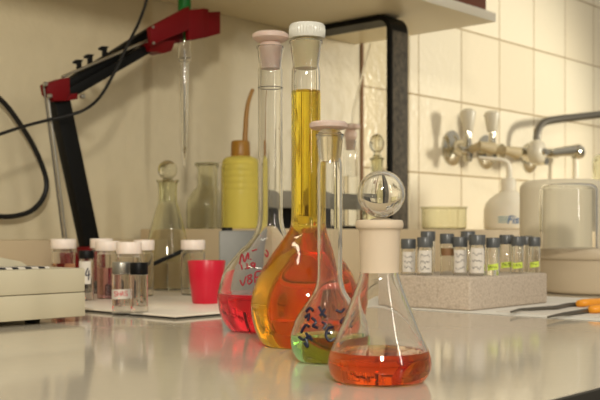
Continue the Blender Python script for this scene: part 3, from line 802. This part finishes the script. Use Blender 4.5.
# ------------------------------------------------------------------ right side: paper, foam block with vials
tf0, nf0 = to_tn(ground(470, 311, .0012))
bm = NB()
zz = .0009
hexa(bm, [T(tf0-.022, nf0-.27, .0003), T(tf0+.34, nf0-.27, .0003), T(tf0+.34, nf0+.30, .0003), T(tf0-.016, nf0+.30, .0003),
          T(tf0-.022, nf0-.27, zz), T(tf0+.34, nf0-.27, zz), T(tf0+.34, nf0+.30, zz), T(tf0-.016, nf0+.30, zz)])
tag(obj('paper_sheet', bm, M['paper']), 'large white paper sheet under the foam block and the orange-handled tools', 'paper')
bm = NB(); tbox(bm, tf0+.012, tf0+.16, nf0+.03, nf0+.19, zz+.0002, zz+.0012)
tag(obj('paper_towel', bm, M['label']), 'folded white paper towel lying under the orange-handled tools', 'paper')
ZF = H+(HZ-277.5)/F*ground(470, 311, .0012).y
tf1 = to_tn(at(547.5, 303, 1.0))[0]
u = (547.5-300)/F
# corner where the right face ends, on plane n = nf0
pe = on_n(547.5, 300, nf0); tf1 = to_tn(pe)[0]
bm = NB(); tbox(bm, tf0, tf1, nf0-.15, nf0, zz+.0002, ZF, .003, 3)
tag(obj('foam_block', bm, M['foam']), 'grey-white foam block holding a cluster of dark-capped vials', 'foam block')

def foam_vial(label, p, r, h, style, k):
    """p = (x, y); the vial stands in the foam, h = cap top"""
    root = thing('sample_vial', label, 'vial', (p[0], p[1], ZF-.004), 'dark-capped vials in the foam block')
    capz = h-.0135
    prf = [(r_, z+ZF-.003) for r_, z in [(0, 0), (r*.9, 0), (r, .001), (r, capz-ZF+.001)]] + [(r*.86, capz+.0005), (r*.86, capz+.004)]
    make_vessel(root, p[0], p[1], prf, .001, None, None, seg=32)
    bm = NB(); rc = r*1.06
    lathe(bm, [(0, capz), (rc*.97, capz), (rc, capz+.001), (rc, h-.001), (rc*.95, h), (0, h)], (p[0], p[1], 0), 48, rib=(.035, capz+.0008, h-.0012)); obj('cap', bm, M['cap_grey'], root, 'dark grey ribbed cap')
    R = r+.0003
    a = math.atan2(-p[1], -p[0])
    if style == 'white':
        band_label(root, p, R, a-.9, a+1.0, ZF+.004, capz-.004, M['label'], 0, lab='white paper label with black writing')
    elif style == 'neon':
        band_label(root, p, R, a-.85, a+.85, ZF+.007, ZF+.015, M['neon'], .002, lab='yellow-green label')
    elif style == 'brown':
        band_label(root, p, R, a-1.0, a+1.0, capz-.016, capz-.006, M['brown'], 0, 'residue', 'brown residue in the vial')
    if style in ('white', 'neon'):
        bm = NB(); rn = random.Random(k)
        z0, z1_ = (ZF+.006, capz-.007) if style == 'white' else (ZF+.0085, ZF+.015)
        nr = 3 if style == 'white' else 1
        for i in range(nr):
            zc = z1_-(i+.5)*(z1_-z0)/nr
            pts = []
            for j in range(9):
                aa = a-.62+1.2*j/8
                pts.append((p[0]+(R+.0003)*math.cos(aa), p[1]+(R+.0003)*math.sin(aa), zc+rn.uniform(-1, 1)*.0024))
            tube(bm, pts, .0003, 4, 3)
        obj('handwriting', bm, M['ink_black'], root)
    return root
def on_foam(px, n=None, t=None):
    u = (px-300)/F
    if n is not None: Yv = n/(N[0]*u+N[1])
    else: Yv = t/(D[0]*u+D[1])
    return (u*Yv, Yv)
fr = nf0-.018; lf = tf0+.018
specs = [  # px, line, cap top row, half width px, style, label
    (408.5, dict(t=lf), 238.8, 7.6, 'white', 'leftmost vial in the foam block, right beside the frosted flask neck'),
    (425, dict(t=lf), 237.2, 8.0, 'white', 'second vial from the left in the foam block, with a white label'),
    (460, dict(n=fr-.030), 236.8, 7.6, 'white', 'white-labelled vial in the foam block right of the brown-streaked one'),
    (447, dict(t=lf+.03), 233.6, 7.2, 'brown', 'tilted-looking vial with brown residue, third from the left in the foam block'),
    (428, dict(t=lf+.06), 231.2, 7.4, 'none', 'rear vial in the foam block peeping over the second from the left'),
    (468, dict(n=fr-.085), 231.2, 7.2, 'none', 'rear vial in the foam block peeping over the middle white-labelled ones'),
    (477.2, dict(n=fr-.004), 234.8, 8.3, 'white', 'largest white-labelled vial at the near corner of the foam block'),
    (493, dict(n=fr+.002), 237.6, 7.0, 'neon', 'first vial from the left with a yellow-green label, in the foam block'),
    (506.5, dict(n=fr-.034), 234.8, 7.2, 'neon', 'second vial from the left with a yellow-green label, in the foam block'),
    (517.5, dict(n=fr-.006), 236.3, 6.3, 'neon', 'third vial from the left with a yellow-green label, in the foam block'),
    (526.5, dict(n=fr-.046), 236.0, 6.3, 'none', 'unlabelled vial second from the right end of the foam block'),
    (534.5, dict(n=fr-.010), 237.0, 6.0, 'neon', 'rightmost vial in the foam block, with a yellow-green label'),
]
for k, (px, ln, row, hw, sty, lab) in enumerate(specs):
    p_ = on_foam(px, **ln)
    foam_vial(lab, p_, hw*p_[1]/F*.94, H+(HZ-row)/F*p_[1], sty, k)

# orange-handled tools on the paper
zt_ = zz+.004
def G(px, py, z=zt_): return ground(px, py, z)
tl = thing('hand_tool', 'orange-handled tool with a dark wavy blade, farther back on the paper', 'tool', tuple(G(600, 303, zt_)))
bm = NB(); tube(bm, [G(511, 312), G(520, 309.5), G(530, 309), G(545, 308), G(556, 307.4), G(568, 305), G(583, 304.2)], [.0014, .0032], 8, 4); obj('blade', bm, M['dull_steel'], tl, 'dark steel blade')
bm = NB(); tube(bm, [G(579, 304, .006), G(585, 302.8, .008), G(600, 302, .008), G(625, 301, .008), G(650, 300.5, .008)], .0052, 12, 4); obj('handle', bm, M['orange'], tl, 'orange handle')
tl = thing('hand_tool', 'orange-handled tool with a straight grey blade, nearer the paper edge', 'tool', tuple(G(610, 309, zt_)))
bm = NB(); tube(bm, [G(548, 317), G(560, 314.6), G(575, 312.6), G(596, 309.6)], [.0012, .0036], 8, 3); obj('blade', bm, M['dull_steel'], tl, 'grey steel blade')
bm = NB(); tube(bm, [G(591, 310, .006), G(597, 309, .0075), G(615, 308, .0075), G(640, 307, .0075)], .0052, 12, 4); obj('handle', bm, M['orange'], tl, 'orange handle')

# ------------------------------------------------------------------ right side: tub, jar, milky container, dish, squeeze bottle
Yu = 1.69; c = at(602, 292, Yu)
tub = thing('plastic_tub', 'round beige plastic tub with a rim under the upturned jar', 'tub', (c.x, c.y, 0))
zr0 = H+(HZ-258)/F*Yu; zr1 = H+(HZ-248)/F*Yu; Ru = 66*Yu/F
bm = NB(); lathe(bm, [(0, .0005), (Ru*.87, .0005)] + cr([(Ru*.87, .0005), (Ru*.91, .003), (Ru*.925, .010)], 3) + [(Ru*.965, zr0), (0, zr0+.001)], (c.x, c.y, 0), 72); obj('body', bm, M['tub'], tub)
bm = NB(); lathe(bm, [(Ru*.95, zr0-.001)] + cr([(Ru*.99, zr0-.001), (Ru*1.01, zr0+.003), (Ru*1.01, zr1-.004), (Ru*.99, zr1)], 3) + [(0, zr1)], (c.x, c.y, 0), 72); obj('lid', bm, M['tub'], tub)
Yj = 1.63; cj = at(568.5, 240, Yj); zj = zr1+.0006
jar = thing('upturned_beaker', 'clear glass beaker turned upside down on the beige tub', 'beaker', (cj.x, cj.y, zj))
Rj = 28.3*Yj/F; zjt = H+(HZ-184)/F*Yj
def upturned(root, c, R, z0, z1, th, mat, part='body', rc=.012):
    out = [(R, z0)] + [(R, z1-rc)] + [(R-rc+rc*math.cos(a), z1-rc+rc*math.sin(a)) for a in [PI/2*k/6 for k in range(1, 7)]] + [(0, z1)]
    r2 = R-th; z2 = z1-th; q = rc-th
    inn = [(r2, z0), (r2, z2-q)] + [(r2-q+q*math.cos(a), z2-q+q*math.sin(a)) for a in [PI/2*k/6 for k in range(1, 7)]] + [(0, z2)]
    bm = NB(); lathe(bm, inn[::-1] + out, c, 56); return obj(part, bm, mat, root)
upturned(jar, (cj.x, cj.y, 0), Rj, zj, zjt, .0022, M['glass'])
# milky container behind (rounded rectangular tub upside down)
Ym = 1.98; cm = at(563, 280, Ym)
mk = thing('milky_container', 'milky translucent plastic container behind the upturned beaker', 'container', (cm.x, cm.y, 0))
hm = H+(HZ-180.5)/F*Ym
upturned(mk, (cm.x, cm.y, 0), 42.5*Ym/F, .0006, hm, .0025, M['milk'], rc=.018)
# glass vessel at the far right edge, on the ledge
Yx = 2.6; cxx = at(611, 200, Yx)
gv = thing('glass_jar', 'rounded glass jar at the right edge of the photo behind the milky container', 'jar', (cxx.x, cxx.y, ZL2))
upturned(gv, (cxx.x, cxx.y, 0), 18*Yx/F, ZL2+.0006, H+(HZ-154)/F*Yx, .0025, M['old_glass'], rc=.02)

# crystallising dish on the ledge
nd = NL+.2; c = on_n(444, 226, nd); Yd = c.y
di = thing('glass_dish', 'low clear glass dish on the ledge behind the vials', 'dish', (c.x, c.y, ZL2))
Rd = 23.5*Yd/F; zd = H+(HZ-207)/F*Yd
make_vessel(di, c.x, c.y, [(0, ZL2+.0005), (Rd*.85, ZL2+.0005)] + cr([(Rd*.85, ZL2+.0005), (Rd*.93, ZL2+.004), (Rd*.95, ZL2+.012), (Rd*.95, zd-.008), (Rd*.97, zd-.004), (Rd, zd-.001), (Rd, zd)], 3), .0022, None, None, gmat=M['old_glass'], seg=56)

# white squeeze bottle with printed word
nw = NL+.27; c = on_n(508.5, 226, nw); Yw2 = c.y
fb = thing('squeeze_bottle', 'white plastic squeeze bottle with blue print and a bent spout, under the taps', 'bottle', (c.x, c.y, ZL2))
pr = [(0, ZL2+.0006), (22.5*Yw2/F, ZL2+.0006)] + [(r, z) for r, z in world_profile(cr([(24, 228.5), (24.5, 224), (24.3, 210), (21.5, 202), (14, 195.5), (8, 191.5), (7, 189)], 5), Yw2) if z > ZL2+.0007]
bm = NB(); lathe(bm, pr + [(0, pr[-1][1])], (c.x, c.y, 0), 56); obj('squeeze_body', bm, M['white_pe'], fb)
bm = NB(); lathe(bm, rows([(0, 190.5), (7.6, 190.5), (7.6, 181), (6.4, 179), (3, 178), (0, 178)], Yw2), (c.x, c.y, 0), 40, rib=(.04, H+(HZ-190)/F*Yw2, H+(HZ-181.5)/F*Yw2)); obj('cap', bm, M['white_pe'], fb)
bm = NB(); Ysp = Yw2-.01; tube(bm, [at(509, 180, Yw2), at(509.2, 170, Yw2), at(507.5, 163, Yw2), at(501, 159.8, Yw2), at(492, 159, Yw2), at(479, 157.5, Yw2)], [.0085, .0040], 12, 6); obj('spout', bm, M['white_pe'], fb)
def text_on_cylinder(root, txt, mat, c, R, Yt, px0, row, size_px, name, slant=.25):
    cu = bpy.data.curves.new(name, 'FONT'); cu.body = txt; cu.size = 1.0; cu.shear = slant; cu.offset = .012
    to = bpy.data.objects.new(name, cu); C.objects.link(to)
    me = bpy.data.meshes.new_from_object(to.evaluated_get(bpy.context.evaluated_depsgraph_get()))
    bpy.data.objects.remove(to); bpy.data.curves.remove(cu)
    bm = NB(); bm.from_mesh(me); bpy.data.meshes.remove(me)
    bmesh.ops.subdivide_edges(bm, edges=[e for e in bm.edges if e.calc_length() > .2], cuts=2)
    s = size_px*Yt/F
    x0 = (px0-300)/F*Yt; z0 = H+(HZ-row)/F*Yt
    for v in bm.verts:
        dx = x0+v.co.x*s-c[0]; dx = max(-R*.98, min(R*.98, dx))
        v.co = (c[0]+dx, c[1]-math.sqrt((R+.0016)**2-dx*dx), z0+v.co.y*s)
    return obj(name, bm, mat, root, flat=True)
Rw = 24.45*Yw2/F
text_on_cylinder(fb, 'Fish', M['blue_text'], (c.x, c.y), Rw, Yw2-.05, 505.5, 223.4, 11, 'print')
bm = NB(); Yp = Yw2
for k in range(3):
    pts = []
    for j in range(7):
        a = -PI*.5 - .62 + .40*j/6
        pts.append((c.x+(Rw+.0003)*math.cos(a), c.y+(Rw+.0003)*math.sin(a), H+(HZ-(217.5+k*2.4))/F*Yw2))
    tube(bm, pts, .0016, 5)
obj('pale_print', bm, M['light_blue_text'], fb)

# ------------------------------------------------------------------ taps on the tiled wall
def Wl(px, py, o=0.0): return on_n(px, py, NR+o)
nv = T(0, 1, 0)
def tap(label, ros, stem_px, knob_top, nozzle, rr, group):
    q = Wl(*ros)
    root = thing('water_tap', label, 'tap', tuple(q), group)
    Yq = q.y
    bm = NB(); R = rr*Yq/F
    lathe(bm, [(0, 0.0005), (R, 0.0005), (R, .004), (R*.8, .012), (R*.45, .018), (R*.42, .055), (0, .055)], q, 40, axis=nv); obj('rosette', bm, M['chrome'], root, 'round chrome wall rosette')
    b = Wl(stem_px, 151, .075); Yb_ = b.y
    bm = NB(); lathe(bm, [(0, H+(HZ-162)/F*Yb_), (3.4*Yb_/F, H+(HZ-162)/F*Yb_), (5.2*Yb_/F, H+(HZ-156)/F*Yb_), (5.4*Yb_/F, H+(HZ-149)/F*Yb_), (3.6*Yb_/F, H+(HZ-143)/F*Yb_), (3.4*Yb_/F, H+(HZ-132)/F*Yb_), (0, H+(HZ-131)/F*Yb_)], (b.x, b.y, 0), 32)
    tube(bm, [q+nv*.045, Wl(.5*ros[0]+.5*stem_px, 150, .07), Vector((b.x, b.y, H+(HZ-151)/F*Yb_))], .011, 14, 5); obj('valve_body', bm, M['chrome'], root)
    bm = NB()
    k0, k1 = H+(HZ-132)/F*Yb_, H+(HZ-knob_top)/F*Yb_
    lathe(bm, [(0, k0), (4.6*Yb_/F, k0), (5.4*Yb_/F, k0+.006), (8.2*Yb_/F, k1-.012), (7.6*Yb_/F, k1-.006), (4.5*Yb_/F, k1), (0, k1)], (b.x, b.y, 0), 16, rib=(.1, k0+.004, k1-.007)); obj('handle', bm, M['knob'], root, 'frosted grey ribbed handle', angle=50)
    bm = NB(); s0 = Vector((b.x, b.y, H+(HZ-151)/F*Yb_)); e0_ = Wl(nozzle[0]-5, nozzle[1]-1.5, .118); e1_ = Wl(nozzle[0]+7.5, nozzle[1]+1.5, .130)
    tube(bm, [s0, e0_], .011, 14); tube(bm, [e0_.lerp(e1_, -.1), e1_], [.0105, .0175], 20); obj('hose_nozzle', bm, M['nozzle'], root, 'beige outlet nozzle')
    return root
tap('chrome water tap with frosted handle, leftmost on the tiled wall', (452, 148), 468, 109, (485, 147), 17.5, 'chrome taps')
tap('chrome water tap with frosted handle, right beside the leftmost tap', (486, 152), 492, 111, (510, 151.5), 17, 'chrome taps')
q = Wl(529, 160)
mxr = thing('mixer_tap', 'wall mixer tap with round clear knob and dark curved pipe, rightmost', 'tap', tuple(q))
bm = NB(); R = 13*q.y/F; lathe(bm, [(0, .0005), (R, .0005), (R, .004), (R*.8, .014), (R*.5, .02), (R*.45, .06), (0, .06)], q, 40, axis=nv); obj('rosette', bm, M['chrome'], mxr, 'round chrome wall rosette')
bm = NB(); tube(bm, [Wl(519, 152, .07), Wl(524, 152.3, .07), Wl(550, 153.5, .07), Wl(556, 153.5, .07)], .015, 16)
b = Wl(534, 152.5, .075); lathe(bm, [(0, -.03), (.024, -.03), (.03, -.018), (.03, .015), (0, .02)], b, 32, axis=nv); obj('valve_body', bm, M['chrome'], mxr)
bm = NB(); b = Wl(537, 152, .11); Rb = 12.5*b.y/F
lathe(bm, [(0, -.022), (Rb*.5, -.022), (Rb*.9, -.016), (Rb, -.004), (Rb, .006), (Rb*.85, .016), (Rb*.5, .022), (0, .022)], b, 20, axis=nv, rib=(.08, -.017, .017)); obj('knob', bm, M['knob'], mxr, 'clear ribbed round knob', angle=50)
bm = NB(); lathe(bm, [(0, .022), (Rb*.3, .022), (Rb*.25, .028), (0, .028)], b, 20, axis=nv); obj('knob_cap', bm, M['chrome'], mxr)
bm = NB(); tube(bm, [Wl(537, 142, .08), Wl(537.3, 134, .08), Wl(539.5, 127, .08), Wl(545, 122, .082), Wl(556, 119.5, .085), Wl(578, 117, .09), Wl(604, 114, .095), Wl(640, 109, .1)], .0115, 14, 6); obj('pipe', bm, M['dull_steel'], mxr, 'dark curved pipe')
bm = NB(); tube(bm, [Wl(550, 153.5, .08), Wl(560, 152, .08), Wl(578, 150, .08)], [.012, .019], 16, 3); obj('outlet_arm', bm, M['chrome'], mxr)
bm = NB(); b = Wl(577, 152, .085); lathe(bm, [(0, -.012), (.022, -.012), (.024, 0), (.02, .016), (0, .02)], b, 24, axis=T(1, .35, 0).normalized()); obj('end_cap', bm, M['chrome'], mxr)
bm = NB(); lathe(bm, [(0, 0), (.007, 0), (.006, .003), (0, .004)], Wl(580.5, 151, .10), 16, axis=T(.4, 1, 0).normalized()); obj('dot', bm, M['red'], mxr, 'red dot on the tap end')
bm = NB(); tube(bm, [Wl(575.5, 155, .08), Wl(575.5, 200, .08), Wl(575.5, 224, .08)], .0105, 14); obj('drop_tube', bm, M['white_pe'], mxr, 'pale vertical outlet tube')

# ------------------------------------------------------------------ camera
cam = bpy.data.cameras.new('camera'); co = bpy.data.objects.new('camera', cam); C.objects.link(co)
cam.sensor_fit = 'HORIZONTAL'; cam.sensor_width = 36; cam.lens = 36*F/600
co.location = (0, 0, H); co.rotation_euler = (PI/2, 0, 0)
cam.shift_y = (HZ-200)/600
cam.clip_start = .01
cam.dof.use_dof = True; cam.dof.focus_distance = .80; cam.dof.aperture_fstop = 19
bpy.context.scene.camera = co

# ------------------------------------------------------------------ light
w = bpy.data.worlds.new('world'); bpy.context.scene.world = w; w.use_nodes = True
nt = w.node_tree; bg = nt.nodes['Background']
# the rest of the room: pale ceiling, duller walls, dark floor
tcw = nt.nodes.new('ShaderNodeTexCoord'); sx = nt.nodes.new('ShaderNodeSeparateXYZ'); rp = nt.nodes.new('ShaderNodeValToRGB')
mr = nt.nodes.new('ShaderNodeMapRange'); mr.inputs['From Min'].default_value = -1
nt.links.new(tcw.outputs['Generated'], sx.inputs[0]); nt.links.new(sx.outputs['Z'], mr.inputs['Value']); nt.links.new(mr.outputs[0], rp.inputs[0])
rp.color_ramp.elements[0].position = .38; rp.color_ramp.elements[0].color = (.07, .063, .052, 1)
rp.color_ramp.elements[1].position = .75; rp.color_ramp.elements[1].color = (.60, .55, .46, 1)
e = rp.color_ramp.elements.new(.5); e.color = (.29, .265, .22, 1)
nt.links.new(rp.outputs[0], bg.inputs[0]); bg.inputs[1].default_value = .9
def area(name, loc, to, sx, sy, power, col):
    l = bpy.data.lights.new(name, 'AREA'); l.shape = 'RECTANGLE'; l.size = sx; l.size_y = sy; l.energy = power; l.color = lin(col)
    o = bpy.data.objects.new(name, l); C.objects.link(o); o.location = loc
    d = Vector(to)-Vector(loc); o.rotation_euler = d.to_track_quat('-Z', 'Y').to_euler(); return o
area('room_lamp', (.1, -1.2, .92), (-.1, 1.9, .3), .2, .2, 34, (255, 246, 230))
area('ceiling_tube', (-.9, .6, 1.85), (-.3, 1.2, 0), 1.2, .08, 5, (255, 246, 228))
area('window_gap', (1.5, -.7, .95), (0, 1.2, .2), .1, 1.3, 11, (255, 248, 234))
l = bpy.data.lights.new('tap_light', 'SPOT'); l.energy = 128; l.color = lin((255, 247, 228)); l.spot_size = math.radians(47); l.spot_blend = .6; l.shadow_soft_size = .16
o = bpy.data.objects.new('tap_light', l); C.objects.link(o); o.location = (2.5, 2.35, .62)
o.rotation_euler = (Vector((.68, 2.98, .31))-o.location).to_track_quat('-Z', 'Y').to_euler()
sc = bpy.context.scene
sc.view_settings.view_transform = 'Standard'; sc.view_settings.look = 'None'
sc.view_settings.exposure = 0; sc.view_settings.gamma = 1; sc.view_settings.use_curve_mapping = False
cy = sc.cycles
cy.max_bounces = 28; cy.transmission_bounces = 28; cy.glossy_bounces = 8; cy.diffuse_bounces = 4; cy.transparent_max_bounces = 16
cy.caustics_reflective = False; cy.caustics_refractive = True; cy.blur_glossy = .6; cy.sample_clamp_indirect = 6
cy.use_denoising = True; cy.denoiser = 'OPENIMAGEDENOISE'
